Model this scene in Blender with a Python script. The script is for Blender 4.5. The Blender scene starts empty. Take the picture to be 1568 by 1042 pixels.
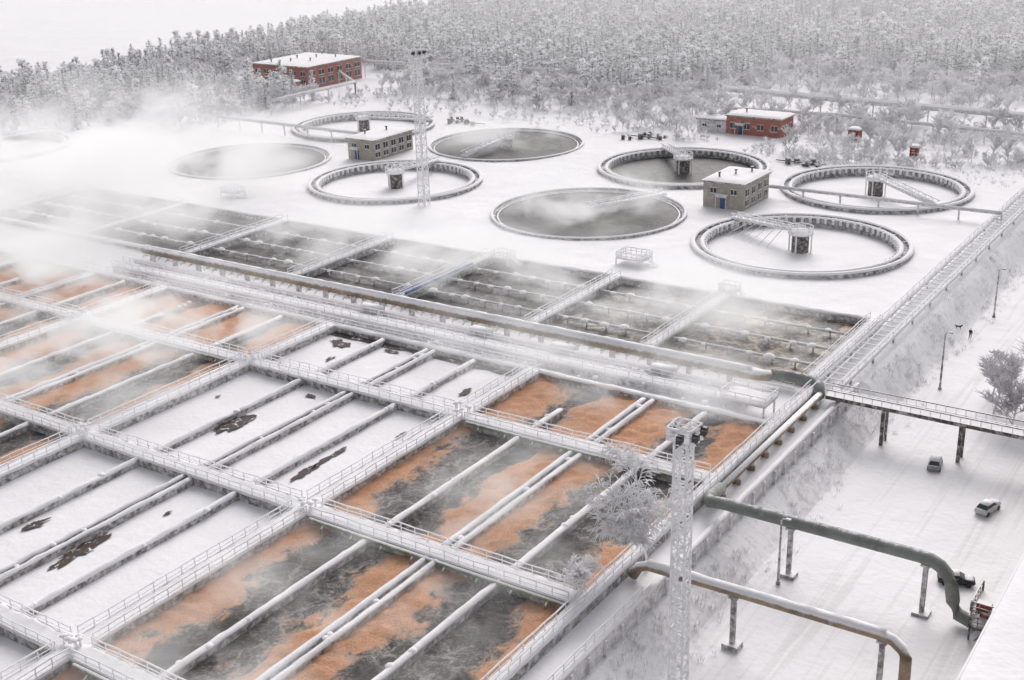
import bpy, math, random
import numpy as np
from mathutils import Vector, Matrix, noise
random.seed(7); rng=np.random.default_rng(7)
scene=bpy.context.scene
COL=scene.collection
# ------------------------------------------------------------------ helpers
class MB:
    def __init__(s): s.v=[];s.f=[];s.m=[]
    def add(s,vs,fs,mi=0):
        b=len(s.v); s.v.extend([tuple(q) for q in vs])
        for f in fs: s.f.append(tuple(b+i for i in f)); s.m.append(mi)
    def box(s,x0,x1,y0,y1,z0,z1,mi=0):
        s.add([(x0,y0,z0),(x1,y0,z0),(x1,y1,z0),(x0,y1,z0),(x0,y0,z1),(x1,y0,z1),(x1,y1,z1),(x0,y1,z1)],
              [(0,3,2,1),(4,5,6,7),(0,1,5,4),(1,2,6,5),(2,3,7,6),(3,0,4,7)],mi)
    def beam(s,p,q,w,h=None,mi=0):
        p=Vector(p);q=Vector(q);h=h or w
        d=(q-p)
        if d.length<1e-6:return
        d.normalize()
        up=Vector((0,0,1)) if abs(d.z)<.95 else Vector((1,0,0))
        a=d.cross(up).normalized();b=a.cross(d).normalized()
        vs=[]
        for o in(p,q):
            for sa,sb in((-1,-1),(1,-1),(1,1),(-1,1)): vs.append(o+a*sa*w/2+b*sb*h/2)
        s.add(vs,[(0,1,2,3),(7,6,5,4),(0,4,5,1),(1,5,6,2),(2,6,7,3),(3,7,4,0)],mi)
    def tube(s,pts,rad,n=10,mi=0,caps=True):
        pts=[Vector(p) for p in pts]
        if not hasattr(rad,'__len__'): rad=[rad]*len(pts)
        rings=[]
        for i,p in enumerate(pts):
            d=(pts[min(i+1,len(pts)-1)]-pts[max(i-1,0)]).normalized()
            up=Vector((0,0,1)) if abs(d.z)<.9 else Vector((0,1,0))
            a=d.cross(up).normalized();b=a.cross(d).normalized()
            rings.append([p+(a*math.cos(t)+b*math.sin(t))*rad[i] for t in [2*math.pi*k/n for k in range(n)]])
        vs=[v for r in rings for v in r];fs=[]
        for i in range(len(pts)-1):
            for k in range(n):
                fs.append((i*n+k,i*n+(k+1)%n,(i+1)*n+(k+1)%n,(i+1)*n+k))
        if caps:
            fs.append(tuple(range(n-1,-1,-1)));fs.append(tuple((len(pts)-1)*n+k for k in range(n)))
        s.add(vs,fs,mi)
    def lathe(s,cx,cy,prof,n=96,mi=0):
        vs=[];m=len(prof)
        for k in range(n):
            t=2*math.pi*k/n;c,sn=math.cos(t),math.sin(t)
            for r,z in prof: vs.append((cx+r*c,cy+r*sn,z))
        fs=[]
        for k in range(n):
            k2=(k+1)%n
            for j in range(m-1): fs.append((k*m+j,k2*m+j,k2*m+j+1,k*m+j+1))
        s.add(vs,fs,mi)
    def sweep(s,p0,p1,prof,mi=0,seg=2.0,jit=0.0,zoff=0.0):
        p0=Vector((p0[0],p0[1],0));p1=Vector((p1[0],p1[1],0));L=(p1-p0).length;d=(p1-p0)/L
        a=Vector((d.y,-d.x,0));n=max(1,int(L/seg));m=len(prof);vs=[]
        for i in range(n+1):
            p=p0+d*L*i/n
            for (o,z) in prof:
                j=noise.noise(Vector((p.x*.7+o*2,p.y*.7,z+3.3)))*jit
                vs.append((p.x+a.x*(o+j*.5),p.y+a.y*(o+j*.5),z+zoff+j))
        fs=[]
        for i in range(n):
            for k in range(m): fs.append((i*m+k,(i+1)*m+k,(i+1)*m+(k+1)%m,i*m+(k+1)%m))
        fs.append(tuple(range(m)));fs.append(tuple(n*m+k for k in range(m-1,-1,-1)))
        s.add(vs,fs,mi)
    def blob(s,c,r,mi=0,n=8,sq=.6,seed=0):
        vs=[];R=5
        for i in range(R):
            ph=math.pi/2*i/(R-1)
            for k in range(n):
                t=2*math.pi*k/n
                rr=r*math.cos(ph)*(1+.25*noise.noise(Vector((math.cos(t)*1.5+seed,math.sin(t)*1.5,ph+seed))))
                vs.append((c[0]+rr*math.cos(t),c[1]+rr*math.sin(t),c[2]+r*sq*math.sin(ph)))
        fs=[]
        for i in range(R-1):
            for k in range(n): fs.append((i*n+k,i*n+(k+1)%n,(i+1)*n+(k+1)%n,(i+1)*n+k))
        s.add(vs,fs,mi)
    def rail(s,p0,p1,z,h=1.05,sp=1.8,mi=0,w=.075):
        p0=Vector((p0[0],p0[1],z));p1=Vector((p1[0],p1[1],z));L=(p1-p0).length;n=max(1,round(L/sp))
        H=Vector((0,0,h));prev=None
        for i in range(n+1):
            p=p0.lerp(p1,i/n)+Vector((random.uniform(-.05,.05),random.uniform(-.05,.05),0)); hh=h+random.uniform(-.04,.04)
            s.beam(p,p+Vector((0,0,hh)),w*random.uniform(.9,1.5),w,mi)
            top=p+Vector((0,0,hh))
            if prev:
                s.beam(prev,top,w*random.uniform(1.1,1.9),w*random.uniform(1.1,1.8),mi)
                s.beam(prev-H*.5,top-H*.5,w*random.uniform(.8,1.3),w,mi)
            prev=top
        s.beam(p0+H*.13,p1+H*.13,w*1.2,w*1.2,mi)
    def lattice(s,x,y,z0,h,w0,w1,seg,t=.12,mi=0):
        def c(f):
            w=(w0+(w1-w0)*f)/2
            return [Vector((x+a*w,y+b*w,z0+h*f)) for a,b in((-1,-1),(1,-1),(1,1),(-1,1))]
        n=int(h/seg)
        for i in range(n):
            A=c(i/n);B=c((i+1)/n)
            for k in range(4):
                s.beam(A[k],B[k],t*1.3,t*1.3,mi); s.beam(B[k],B[(k+1)%4],t,t,mi)
                if i%2: s.beam(A[k],B[(k+1)%4],t*.8,t*.8,mi)
                else: s.beam(A[(k+1)%4],B[k],t*.8,t*.8,mi)
    def obj(s,name,mats,parent=None,smooth=False,loc=None):
        me=bpy.data.meshes.new(name);me.from_pydata(s.v,[],s.f)
        if not isinstance(mats,(list,tuple)): mats=[mats]
        for m in mats: me.materials.append(m)
        if len(mats)>1: me.polygons.foreach_set('material_index',s.m)
        if smooth: me.polygons.foreach_set('use_smooth',[True]*len(s.f))
        me.update()
        o=bpy.data.objects.new(name,me);COL.objects.link(o)
        if loc: o.location=loc
        if parent: o.parent=parent
        return o
def empty(name,loc=(0,0,0)):
    o=bpy.data.objects.new(name,None);o.empty_display_size=1;COL.objects.link(o);o.location=loc;return o
# ------------------------------------------------------------------ materials
def newmat(name):
    m=bpy.data.materials.new(name);m.use_nodes=True;nt=m.node_tree
    return m,nt,nt.nodes['Principled BSDF'],nt.nodes,nt.links
def math_(N,L,op,a,b=None,c=None,clamp=False):
    n=N.new('ShaderNodeMath');n.operation=op;n.use_clamp=clamp
    for i,q in enumerate((a,b,c)):
        if q is None: continue
        if isinstance(q,(int,float)): n.inputs[i].default_value=q
        else: L.new(q,n.inputs[i])
    return n.outputs[0]
def mix(N,L,f,a,b):
    n=N.new('ShaderNodeMix');n.data_type='RGBA'
    for k,q in((0,f),(6,a),(7,b)):
        if isinstance(q,(int,float)): n.inputs[k].default_value=q
        elif isinstance(q,tuple): n.inputs[k].default_value=q+(1,) if len(q)==3 else q
        else: L.new(q,n.inputs[k])
    return n.outputs[2]
def pos(N,L,sc=(1,1,1)):
    g=N.new('ShaderNodeNewGeometry');mp=N.new('ShaderNodeMapping');mp.inputs['Scale'].default_value=sc
    L.new(g.outputs['Position'],mp.inputs[0]);return mp.outputs[0]
def nz(N,L,v,scale,detail=4,rough=.55,dist=0.,col=False):
    n=N.new('ShaderNodeTexNoise');n.inputs['Scale'].default_value=scale;n.inputs['Detail'].default_value=detail
    n.inputs['Roughness'].default_value=rough;n.inputs['Distortion'].default_value=dist
    if v is not None: L.new(v,n.inputs['Vector'])
    return n.outputs['Color' if col else 'Fac']
def ramp(N,L,f,lo,hi):
    n=N.new('ShaderNodeMapRange');n.inputs[1].default_value=lo;n.inputs[2].default_value=hi;L.new(f,n.inputs[0]);return n.outputs[0]
def bump(N,L,h,st,di,b):
    n=N.new('ShaderNodeBump');n.inputs['Strength'].default_value=st;n.inputs['Distance'].default_value=di
    L.new(h,n.inputs['Height']);L.new(n.outputs[0],b.inputs['Normal'])
SNOW=(.845,.826,.848)
def snowy(name,base,base2=None,lo=.2,hi=.6,frost=.35,rough=.75,metal=0.,nscale=1.5,snow=SNOW):
    """real surface with snow lying on the parts that face up and rime on the rest"""
    m,nt,b,N,L=newmat(name)
    p=pos(N,L);g=N.new('ShaderNodeNewGeometry');s=N.new('ShaderNodeSeparateXYZ');L.new(g.outputs['Normal'],s.inputs[0])
    n1=nz(N,L,p,nscale,4,.65);n2=nz(N,L,p,.35,2)
    zz=math_(N,L,'ADD',s.outputs[2],math_(N,L,'MULTIPLY',math_(N,L,'SUBTRACT',n1,.5),.7))
    up=ramp(N,L,zz,lo,hi)
    fr=math_(N,L,'MULTIPLY',ramp(N,L,n1,.62-frost*.45,.72-frost*.1),min(1,frost*1.6))
    f=math_(N,L,'MAXIMUM',up,fr)
    bc=mix(N,L,ramp(N,L,n2,.35,.65),base,base2 or tuple(c*.6 for c in base))
    L.new(mix(N,L,f,bc,snow),b.inputs['Base Color']);b.inputs['Roughness'].default_value=rough;b.inputs['Metallic'].default_value=metal
    bump(N,L,n1,.3,.1,b)
    return m
# hoarfrost: bright, partly light-transmitting crystals
m_rime,nt,b,N,L=newmat('rime_frost')
p=pos(N,L);c_=mix(N,L,ramp(N,L,nz(N,L,p,1.4,3,.6),.3,.7),(.88,.87,.89),(.95,.945,.96))
d_=N.new('ShaderNodeBsdfDiffuse');t_=N.new('ShaderNodeBsdfTranslucent');x_=N.new('ShaderNodeMixShader');x_.inputs[0].default_value=.3
L.new(c_,d_.inputs[0]);L.new(c_,t_.inputs[0]);L.new(d_.outputs[0],x_.inputs[1]);L.new(t_.outputs[0],x_.inputs[2]);L.new(x_.outputs[0],N['Material Output'].inputs[0]);N.remove(b)
m_conc=snowy('snowy_concrete',(.27,.25,.235),(.135,.12,.11),frost=.5)
m_conc2=snowy('rimed_concrete',(.5,.48,.47),(.3,.285,.275),frost=.75)
m_steel=snowy('snowy_dark_steel',(.07,.065,.06),(.12,.09,.07),lo=.3,hi=.6,frost=.35)
m_pipeG=snowy('snowy_grey_pipe',(.25,.265,.25),(.165,.175,.16),lo=.9,hi=1.2,frost=.12)
m_pipeB=snowy('snowy_rusty_pipe',(.36,.265,.175),(.21,.16,.115),lo=.2,hi=.55,frost=.15)
m_green=snowy('snowy_mossy_pipe',(.22,.27,.11),(.13,.16,.08),lo=.45,hi=.7,frost=.25)
m_blue=snowy('blue_frame',(.10,.24,.5),lo=1.0,hi=1.4,frost=.2)
m_black,_,b,_,_=newmat('black_paint');b.inputs['Base Color'].default_value=(.02,.02,.022,1);b.inputs['Roughness'].default_value=.5
m_red=snowy('red_paint',(.35,.05,.03),lo=.6,hi=.9,frost=.2)
m_glass,_,b,_,_=newmat('window_glass');b.inputs['Base Color'].default_value=(.05,.06,.07,1);b.inputs['Roughness'].default_value=.12
m_door=snowy('blue_door',(.05,.12,.26),lo=.8,hi=1,frost=.05)
def snow_mat(name,tracks=False,col=SNOW):
    m,nt,b,N,L=newmat(name);p=pos(N,L)
    n1=nz(N,L,p,.12,4,.6);n2=nz(N,L,p,1.3,4,.6)
    c=mix(N,L,ramp(N,L,n1,.3,.7),tuple(x*.94 for x in col),col)
    if tracks:
        q=pos(N,L,(1,.03,1));t=nz(N,L,q,.9,4,.7,.3);tr=ramp(N,L,t,.52,.66)
        g=N.new('ShaderNodeNewGeometry');s=N.new('ShaderNodeSeparateXYZ');L.new(g.outputs['Position'],s.inputs[0])
        msk=math_(N,L,'MULTIPLY',ramp(N,L,s.outputs[0],-46,-40),.42)
        c=mix(N,L,math_(N,L,'MULTIPLY',tr,msk),c,(.6,.585,.585))
        n3=nz(N,L,p,.9,5,.75)
        sl=math_(N,L,'MULTIPLY',ramp(N,L,s.outputs[0],-47.5,-46.),ramp(N,L,s.outputs[0],-39.5,-43.5))
        c=mix(N,L,math_(N,L,'MULTIPLY',math_(N,L,'MULTIPLY',sl,ramp(N,L,n3,.5,.64)),.4),c,(.45,.41,.38))
    L.new(c,b.inputs['Base Color']);b.inputs['Roughness'].default_value=.85
    h=math_(N,L,'ADD',n1,math_(N,L,'MULTIPLY',n2,.25));bump(N,L,h,.6,.5,b)
    return m
m_snow=snow_mat('snow');m_ground=snow_mat('snow_ground',True)
def brick(name,c1,c2,mo,scale=1.):
    m,nt,b,N,L=newmat(name);g=N.new('ShaderNodeNewGeometry');s=N.new('ShaderNodeSeparateXYZ');L.new(g.outputs['Position'],s.inputs[0])
    cb=N.new('ShaderNodeCombineXYZ');L.new(math_(N,L,'ADD',s.outputs[0],s.outputs[1]),cb.inputs[0]);L.new(s.outputs[2],cb.inputs[1])
    t=N.new('ShaderNodeTexBrick');L.new(cb.outputs[0],t.inputs['Vector']);t.inputs['Scale'].default_value=scale
    t.inputs['Color1'].default_value=c1+(1,);t.inputs['Color2'].default_value=c2+(1,);t.inputs['Mortar'].default_value=mo+(1,)
    t.inputs['Brick Width'].default_value=.5;t.inputs['Row Height'].default_value=.18;t.inputs['Mortar Size'].default_value=.02
    p=pos(N,L);n=nz(N,L,p,.7,5,.7)
    L.new(mix(N,L,ramp(N,L,n,.55,.8),t.outputs[0],(.7,.69,.68)),b.inputs['Base Color']);b.inputs['Roughness'].default_value=.9
    return m
m_bt=brick('tan_brick',(.42,.37,.31),(.34,.3,.25),(.46,.44,.41))
m_br=brick('red_brick',(.42,.12,.07),(.33,.09,.06),(.4,.3,.27))
def water_mat(name,foam=True,dark=(.052,.047,.045),streak=.5,streakcol=(.52,.48,.46),oc=(.64,.35,.215),spec=.2,cell=.30,tanf=0.):
    m,nt,b,N,L=newmat(name);p=pos(N,L,(1,1,1))
    n2=nz(N,L,p,.6,3,.6,1.2)
    wob=nz(N,L,p,.3,4,.72,0,True)
    vm=N.new('ShaderNodeVectorMath');vm.operation='MULTIPLY_ADD';L.new(wob,vm.inputs[0]);vm.inputs[1].default_value=(6,6,0);L.new(p,vm.inputs[2])
    def vor(sc):
        v=N.new('ShaderNodeTexVoronoi');v.feature='DISTANCE_TO_EDGE';v.voronoi_dimensions='2D';v.inputs['Scale'].default_value=sc;L.new(vm.outputs[0],v.inputs['Vector']);return v.outputs['Distance']
    s1=math_(N,L,'POWER',ramp(N,L,vor(cell),.22,.0),2.0);s2=math_(N,L,'POWER',ramp(N,L,vor(cell*2.9),.22,.0),1.8)
    big=nz(N,L,p,.16,2);thin=nz(N,L,p,1.9,4,.7)
    st=math_(N,L,'MULTIPLY',math_(N,L,'MAXIMUM',s1,math_(N,L,'MULTIPLY',s2,.6)),ramp(N,L,big,.3,.55))
    st=math_(N,L,'MULTIPLY',st,ramp(N,L,thin,.25,.55))
    murk=mix(N,L,ramp(N,L,n2,.35,.7),dark,tuple(c*2.2 for c in dark))
    c=mix(N,L,math_(N,L,'MULTIPLY',st,streak),murk,streakcol)
    if tanf>0:
        tn=nz(N,L,p,.22,5,.65,1.5);c=mix(N,L,math_(N,L,'MULTIPLY',ramp(N,L,tn,.6-tanf*.1,.66),.8),c,(.55,.42,.31))
    b.inputs['Specular IOR Level'].default_value=spec
    if foam:
        at=N.new('ShaderNodeAttribute');at.attribute_name='foam'
        ps=pos(N,L,(1,.55,1));fn=nz(N,L,ps,.9,8,.8,.6)
        a2=math_(N,L,'ADD',at.outputs['Fac'],math_(N,L,'MULTIPLY',math_(N,L,'SUBTRACT',fn,.5),1.0))
        f=ramp(N,L,a2,-.10,.08)
        lt=nz(N,L,p,.35,3);fine=nz(N,L,p,4,4,.75)
        o1=mix(N,L,ramp(N,L,lt,.3,.7),oc,tuple(min(1,q*1.18+.04) for q in oc))
        o2=mix(N,L,math_(N,L,'MULTIPLY',ramp(N,L,fine,.47,.7),.55),o1,(.42,.19,.10))
        o3=mix(N,L,math_(N,L,'MULTIPLY',ramp(N,L,a2,.14,.0),.6),o2,(.66,.49,.39))
        c=mix(N,L,f,c,o3)
        mr=N.new('ShaderNodeMapRange');mr.inputs[3].default_value=.4;mr.inputs[4].default_value=.95;L.new(f,mr.inputs[0]);L.new(mr.outputs[0],b.inputs['Roughness'])
        bump(N,L,math_(N,L,'ADD',fn,math_(N,L,'MULTIPLY',fine,.5)),.9,.45,b)
    else:
        b.inputs['Roughness'].default_value=.5;bump(N,L,n2,.5,.3,b)
    L.new(c,b.inputs['Base Color']);return m
m_foam=water_mat('aerated_water_with_orange_foam',streak=.9)
m_dark=water_mat('dark_aerated_water',False,(.036,.033,.033),.55)
m_dark2=water_mat('dark_aerated_water_thin_foam',False,(.036,.033,.033),.65,tanf=.45)
m_still=water_mat('still_dark_water',False,(.055,.052,.053),.06,spec=.1)
m_tan=water_mat('dark_water_with_tan_foam',False,(.034,.032,.032),1.,(.66,.55,.44),cell=.22,tanf=.7)
# ------------------------------------------------------------------ ground
CL=[(-224.6,259.6),(-175.8,257.7),(-222,213.3),(-175.2,212.1),(-123.4,209.7),(-124,253.8),(-79.2,254.2),(-77.7,207.8),(-296,193)]
def gz(x,y):
    z=0.
    if x>-47.2:
        if y<150: 
            z=-1.6 if x<-46.3 else -1.6-2.4*min(1,max(0,(x+46.3)/3.8))
        else:
            t=min(1,max(0,(x+47.2)/5.));z=-4*t*t*(3-2*t)
    return z
def gz2(x,y):
    if -233<x<-51 and 25<y<131.2: return -4.
    if -233<x<-52.6 and 147<y<174.4: return -4.
    for cx,cy in CL:
        if (x-cx)**2+(y-cy)**2<18.6**2: return -4.
    z=gz(x,y)
    if x>-43 or y>140 or y<24: z+=.22*noise.noise(Vector((x*.06,y*.06,0)))+(.08*noise.noise(Vector((x*.3,y*.3,0))))
    return z
def cat(*a): return sorted(set(round(float(q),3) for s in a for q in s))
xs=cat([-6000,-3000,-1800,-1200,-900,-700],np.arange(-600,-320,10),np.arange(-318,-246,1.),np.arange(-246,-52,.7),[-233.1,-232.9,-52.7,-52.5,-51.1,-50.9],np.arange(-52,-38,.4),np.arange(-38,60,3),[-47.25,-47.15],[80,120,200,300,500,900,1800,3000,6000])
ys=cat([-6000,-3000,-1500,-600,-200,-60],np.arange(-40,172,4),[24.9,25.1,131.1,131.3,146.9,147.1,174.3,174.5],np.arange(172,286,.7),np.arange(286,420,5),np.arange(420,1000,20),[1100,1300,1700,2400,3500,6000])
V=[(x,y,gz2(x,y)) for y in ys for x in xs];nx=len(xs)
F=[(j*nx+i,j*nx+i+1,(j+1)*nx+i+1,(j+1)*nx+i) for j in range(len(ys)-1) for i in range(nx-1)]
mb=MB();mb.v=V;mb.f=F;mb.m=[0]*len(F);mb.obj('snow_ground',m_ground)
# ------------------------------------------------------------------ aeration basins
def wallprof(w,top,bot=-4): return [(-w/2,bot),(-w/2,top),(w/2,top),(w/2,bot)]
def capprof(w,top,h=.3): return [(-w/2-.08,top-.04),(-w/2-.04,top+h*.6),(-w/4,top+h),(w/4,top+h*1.02),(w/2+.04,top+h*.55),(w/2+.08,top-.04)]
def wall(mw,ms,p0,p1,w,top,h=.3):
    mw.sweep(p0,p1,wallprof(w,top),seg=50)
    ms.sweep(p0,p1,capprof(w,top+.003,h),seg=1.2,jit=.24)
def fwater(name,x0,x1,y0,y1,res,ffn,zb,mat,parent):
    X=np.linspace(x0,x1,int((x1-x0)/res)+1);Y=np.linspace(y0,y1,int((y1-y0)/res)+1)
    vs=[];fo=[]
    for y in Y:
        for x in X:
            f=ffn(x,y);fo.append(f)
            k=min(1,max(0,f*3+.2))
            z=zb+k*(.28+.3*noise.noise(Vector((x*.9,y*.9,5)))+.16*noise.noise(Vector((x*2.3,y*2.3,1))))+.05*noise.noise(Vector((x*.6,y*.6,9)))
            vs.append((x,y,z))
    n=len(X);fs=[(j*n+i,j*n+i+1,(j+1)*n+i+1,(j+1)*n+i) for j in range(len(Y)-1) for i in range(n-1)]
    b=MB();b.v=vs;b.f=fs;b.m=[0]*len(fs);o=b.obj(name,mat,parent,True)
    a=o.data.attributes.new('foam','FLOAT','POINT');a.data.foreach_set('value',fo)
    return o
def foam_fn(edges,types,widths,extra=0.):
    def fn(x,y):
        for i in range(len(edges)-1):
            if x<edges[i+1] or i==len(edges)-2:
                u=(x-edges[i])/(edges[i+1]-edges[i]);break
        d=u if types[i]=='L' else 1-u
        w=widths[i]+extra
        if y>114: w+=.25
        w+=.36*noise.noise(Vector((x*.05+i*7,y*.11,2)))+.2*noise.noise(Vector((x*.3,y*.25,7)))
        f=(w-d)*1.2+.22*noise.noise(Vector((x*.7,y*.45,4)))
        for r in (25,55,85.5,114,131):
            if abs(y-r)<4 and d<.8: f+=.12*(1-abs(y-r)/4)
        return f
    return fn
RY=[(26.2,53.8),(56.2,84.3),(86.7,112.8),(115.2,130.5)]
def block(name,x0,x1,divs,dbl,kind,prm=None):
    E=empty(name);mw=MB();ms=MB();mr=MB();mg=MB()
    for i,(y0,y1) in enumerate(RY):
        for d in divs:
            if d==dbl:
                for o in(-.62,.62): wall(mw,ms,(d+o,y0),(d+o,y1),.5,.75,.28)
                mw.box(d-.37,d+.37,y0,y1,-4,.35)
            else:
                if i==3 and d==divs[0] and kind=='foam': wall(mw,ms,(d,y0),(d,y0+7),.65,.7)
                else: wall(mw,ms,(d,y0),(d,y1),.65,.7,.32)
            for k in range(3):
                ms.blob((d+random.uniform(-.3,.3),random.uniform(y0+1,y1-1),.85),random.uniform(.3,.5),n=7,seed=k+d)
        if kind=='snow':
            for j in range(len(divs)):
                for k in range(9):
                    mg.box(divs[j]-3.4+k*.42,divs[j]-3.25+k*.42,y0-.0,y0+.12,-.1,.9)
    mw.obj('divider_walls',m_conc,E);ms.obj('snow_on_dividers',m_snow,E,True)
    if mg.v: mg.obj('screen_bars',m_black,E)
    if kind=='foam':
        fwater('foam_water',x0,x1,25,131,.42 if x0>-100 else .6,foam_fn(*prm),-.05,m_foam,E)
    else:
        b=MB();X=np.linspace(x0,x1,75);Y=np.linspace(25,131,180)
        b.v=[(x,y,.0+.10*noise.noise(Vector((x*.25,y*.12,0)))+.04*noise.noise(Vector((x,y,0)))) for y in Y for x in X]
        b.f=[(j*75+i,j*75+i+1,(j+1)*75+i+1,(j+1)*75+i) for j in range(179) for i in range(74)];b.m=[0]*len(b.f)
        b.obj('snow_crust',m_snow,E,True)
        h=MB()
        def hole(cx,cy,rx,ry,sd):
            n=64;ps=[]
            for k in range(n):
                t=2*math.pi*k/n
                r=1+.75*noise.noise(Vector((math.cos(t)*1.3+sd,math.sin(t)*1.3,sd)))+.45*noise.noise(Vector((math.cos(t)*4+sd,math.sin(t)*4,sd*2)))
                ps.append((cx+rx*r*math.cos(t),cy+ry*r*math.sin(t),.15))
            h.add([(cx,cy,.15)]+ps,[(0,1+k,1+(k+1)%n) for k in range(n)])
        for a in [(-110.6,98.5,1.5,2.6,1),(-101.2,67.3,1.0,3.2,2.5),(-93.4,98.0,.45,3.,3.1),(-93.4,93,.6,1.6,4.7),(-110.2,68.7,.6,1.3,5.2),(-118,127.6,2.0,1.1,6.6),(-109,128.6,1.5,.5,7.7),(-99.6,78,.25,.6,8.1),(-108,110.4,.8,.4,9.4),(-90,107,.3,1.0,3.9),(-119,104,.25,.4,1.3),(-91,122,.5,1.2,2.2),(-115,122,.4,.8,4.2)]: hole(*a)
        h.obj('melt_holes',m_hole,E)
        b=MB();n=60;vs=[]
        for k in range(n+1):
            x=x0+1.2+(x1-x0-2.4)*k/n;vs+=[(x,130.95,.17),(x,129.7+.7*noise.noise(Vector((x*.35,0,0))),.17)]
        b.add(vs,[(2*k,2*k+1,2*k+3,2*k+2) for k in range(n)]);b.obj('open_water_strip',m_hole,E)
    return E
m_hole,nt,b,N,L=newmat('melt_water');p=pos(N,L);n=nz(N,L,p,.9,5,.7,1.)
L.new(mix(N,L,ramp(N,L,n,.56,.64),(.085,.062,.056),(.75,.73,.73)),b.inputs['Base Color']);b.inputs['Roughness'].default_value=.6;b.inputs['Specular IOR Level'].default_value=.1
block('foaming_aeration_basin',-86,-51,[-76.2,-68,-60],-68,'foam',([-86,-76.2,-68,-60,-51],'LRLR',[.42,.58,.56,.36]))
block('snow_covered_basin',-123,-86,[-112.1,-103.3,-95.6],-103.3,'snow')
block('foaming_aeration_basin',-160,-123,[-150.5,-141.5,-132.6],-141.5,'foam',([-160,-150.5,-141.5,-132.6,-123],'LRLR',[.5,.55,.5,.5],.1))
block('foaming_aeration_basin',-197,-160,[-187.5,-178.5,-169.5],-178.5,'foam',([-197,-187.5,-178.5,-169.5,-160],'LRLR',[.5,.55,.5,.5],.1))
block('foaming_aeration_basin',-233,-197,[-224,-215,-206],-215,'foam',([-233,-224,-215,-206,-197],'LRLR',[.5,.55,.5,.5],.1))
E=empty('basin_walkway');mw=MB();ms=MB();mr=MB()
for x in(-233,-197,-160,-123,-86):
    wall(mw,ms,(x,25),(x,131),2.2,1.0,.3)
    for a,b_ in((25,54),(56.5,84.5),(87,113),(115.5,131)):
        mr.rail((x-1.05,a),(x-1.05,b_),1.1);mr.rail((x+1.05,a),(x+1.05,b_),1.1)
wall(mw,ms,(-50.9,25),(-50.9,146),1.2,1.05,.35);mr.rail((-51.3,25),(-51.3,146),1.1);mr.rail((-50.4,25),(-50.4,146),1.1)
for y in(25,55,85.5,114):
    wall(mw,ms,(-234,y),(-51.6,y),2.3,1.02,.3)
    for xa,xb in((-232,-198.5),(-195.5,-161.5),(-158.5,-124.5),(-121.5,-87.5),(-84.5,-52)):
        mr.rail((xa,y-1.1),(xb,y-1.1),1.15);mr.rail((xa,y+1.1),(xb,y+1.1),1.15)
    for x in(-197,-160,-123,-86):
        for k in range(7):
            a=x+random.uniform(-1.2,1.2);c=y+random.uniform(-1.2,1.2)
            mr.beam((a,c,1.2),(a,c,2.3),.14);ms.blob((a,c,2.1),.36,n=6,seed=k)
wall(mw,ms,(-233,131.4),(-51,131.4),.9,.9,.3);mr.rail((-233,131.8),(-86,131.8),1.1)
mw.obj('concrete',m_conc,E);ms.obj('snow_layer',m_snow,E,True);mr.obj('railing',m_rime,E)
b=MB()
for y,xa,xb in((83.9,-84,-52),(112.5,-84,-52),(53.5,-84,-60),(112.4,-158,-125)):
    b.tube([(xa,y,1.0),(xb,y,1.0)],.22,8)
    for k in np.arange(xa+2,xb-1,4.): b.tube([(k,y,.9),(k,y-.6,.5),(k,y-.7,-.2)],.1,6)
b.tube([(-124.7,87,.8),(-124.7,112,.8)],.28,8);b.tube([(-124.7,57,.8),(-124.7,84,.8)],.22,8)
b.obj('air_supply_pipe',m_green,None,True)
# ------------------------------------------------------------------ corridor with main pipe
E=empty('main_air_pipe');b=MB()
b.tube([(-178,142.4,2.2),(-60,142.4,2.0)],.75,14);b.tube([(-60,142.4,2.0),(-58,142.8,1.9),(-57,144,1.6)],.75,14)
b.obj('pipe',m_pipeB,E,True)
b=MB();ms=MB()
for x in np.arange(-176,-60,6.): b.box(x-.3,x+.3,142.1,142.8,-.3,1.45);
for x in np.arange(-177,-60,2.0):
    ms.blob((x+random.uniform(-.3,.3),141.75,1.3+random.uniform(-.1,.2)),random.uniform(.3,.55),n=7,seed=x)
    b.beam((x,141.8,1.7),(x,140.9,1.1),.12)
ms.sweep((-178,142.6),(-59,142.6),[(-.5,2.68),(-.36,2.96),(0,3.05),(.36,2.96),(.5,2.68)],seg=1.,jit=.16)
b.obj('supports',m_conc2,E);ms.obj('snow_cap',m_snow,E,True)
b=MB();b.tube([(-57,144.6,1.6),(-55,144.9,1.7),(-51.5,144.9,1.7),(-50.3,144.2,1.5),(-49.4,142,1.2)],.75,12);b.obj('grey_duct',m_pipeG,None,True)
E=empty('snowy_gallery');mw=MB();ms=MB();mr=MB()
wall(mw,ms,(-178,136.2),(-57,136.2),2.6,.9,.4);mr.rail((-178,134.9),(-57,134.9),1.1);mr.rail((-178,137.5),(-57,137.5),1.1)
wall(mw,ms,(-178,140.2),(-57,140.2),1.0,.7,.35);mr.rail((-178,145.2),(-54,145.2),.2)
for x in(-121,-100,-86,-70):
    mw.box(x-1.6,x+1.6,138,139.5,-.3,1.9);ms.sweep((x-1.7,138.75),(x+1.7,138.75),capprof(1.6,1.9,.4),jit=.1)
for k in range(70):
    x=random.uniform(-175,-56);y=random.choice((133.2,138.8,145.6))+random.uniform(-.5,.5);h=random.uniform(.5,1.6)
    mw.beam((x,y,-.3),(x,y,h),.22);ms.blob((x,y,h-.05),random.uniform(.25,.5),n=7,seed=k)
mw.obj('concrete',m_conc2,E);ms.obj('snow_layer',m_snow,E,True);mr.obj('railing',m_rime,E)
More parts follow.
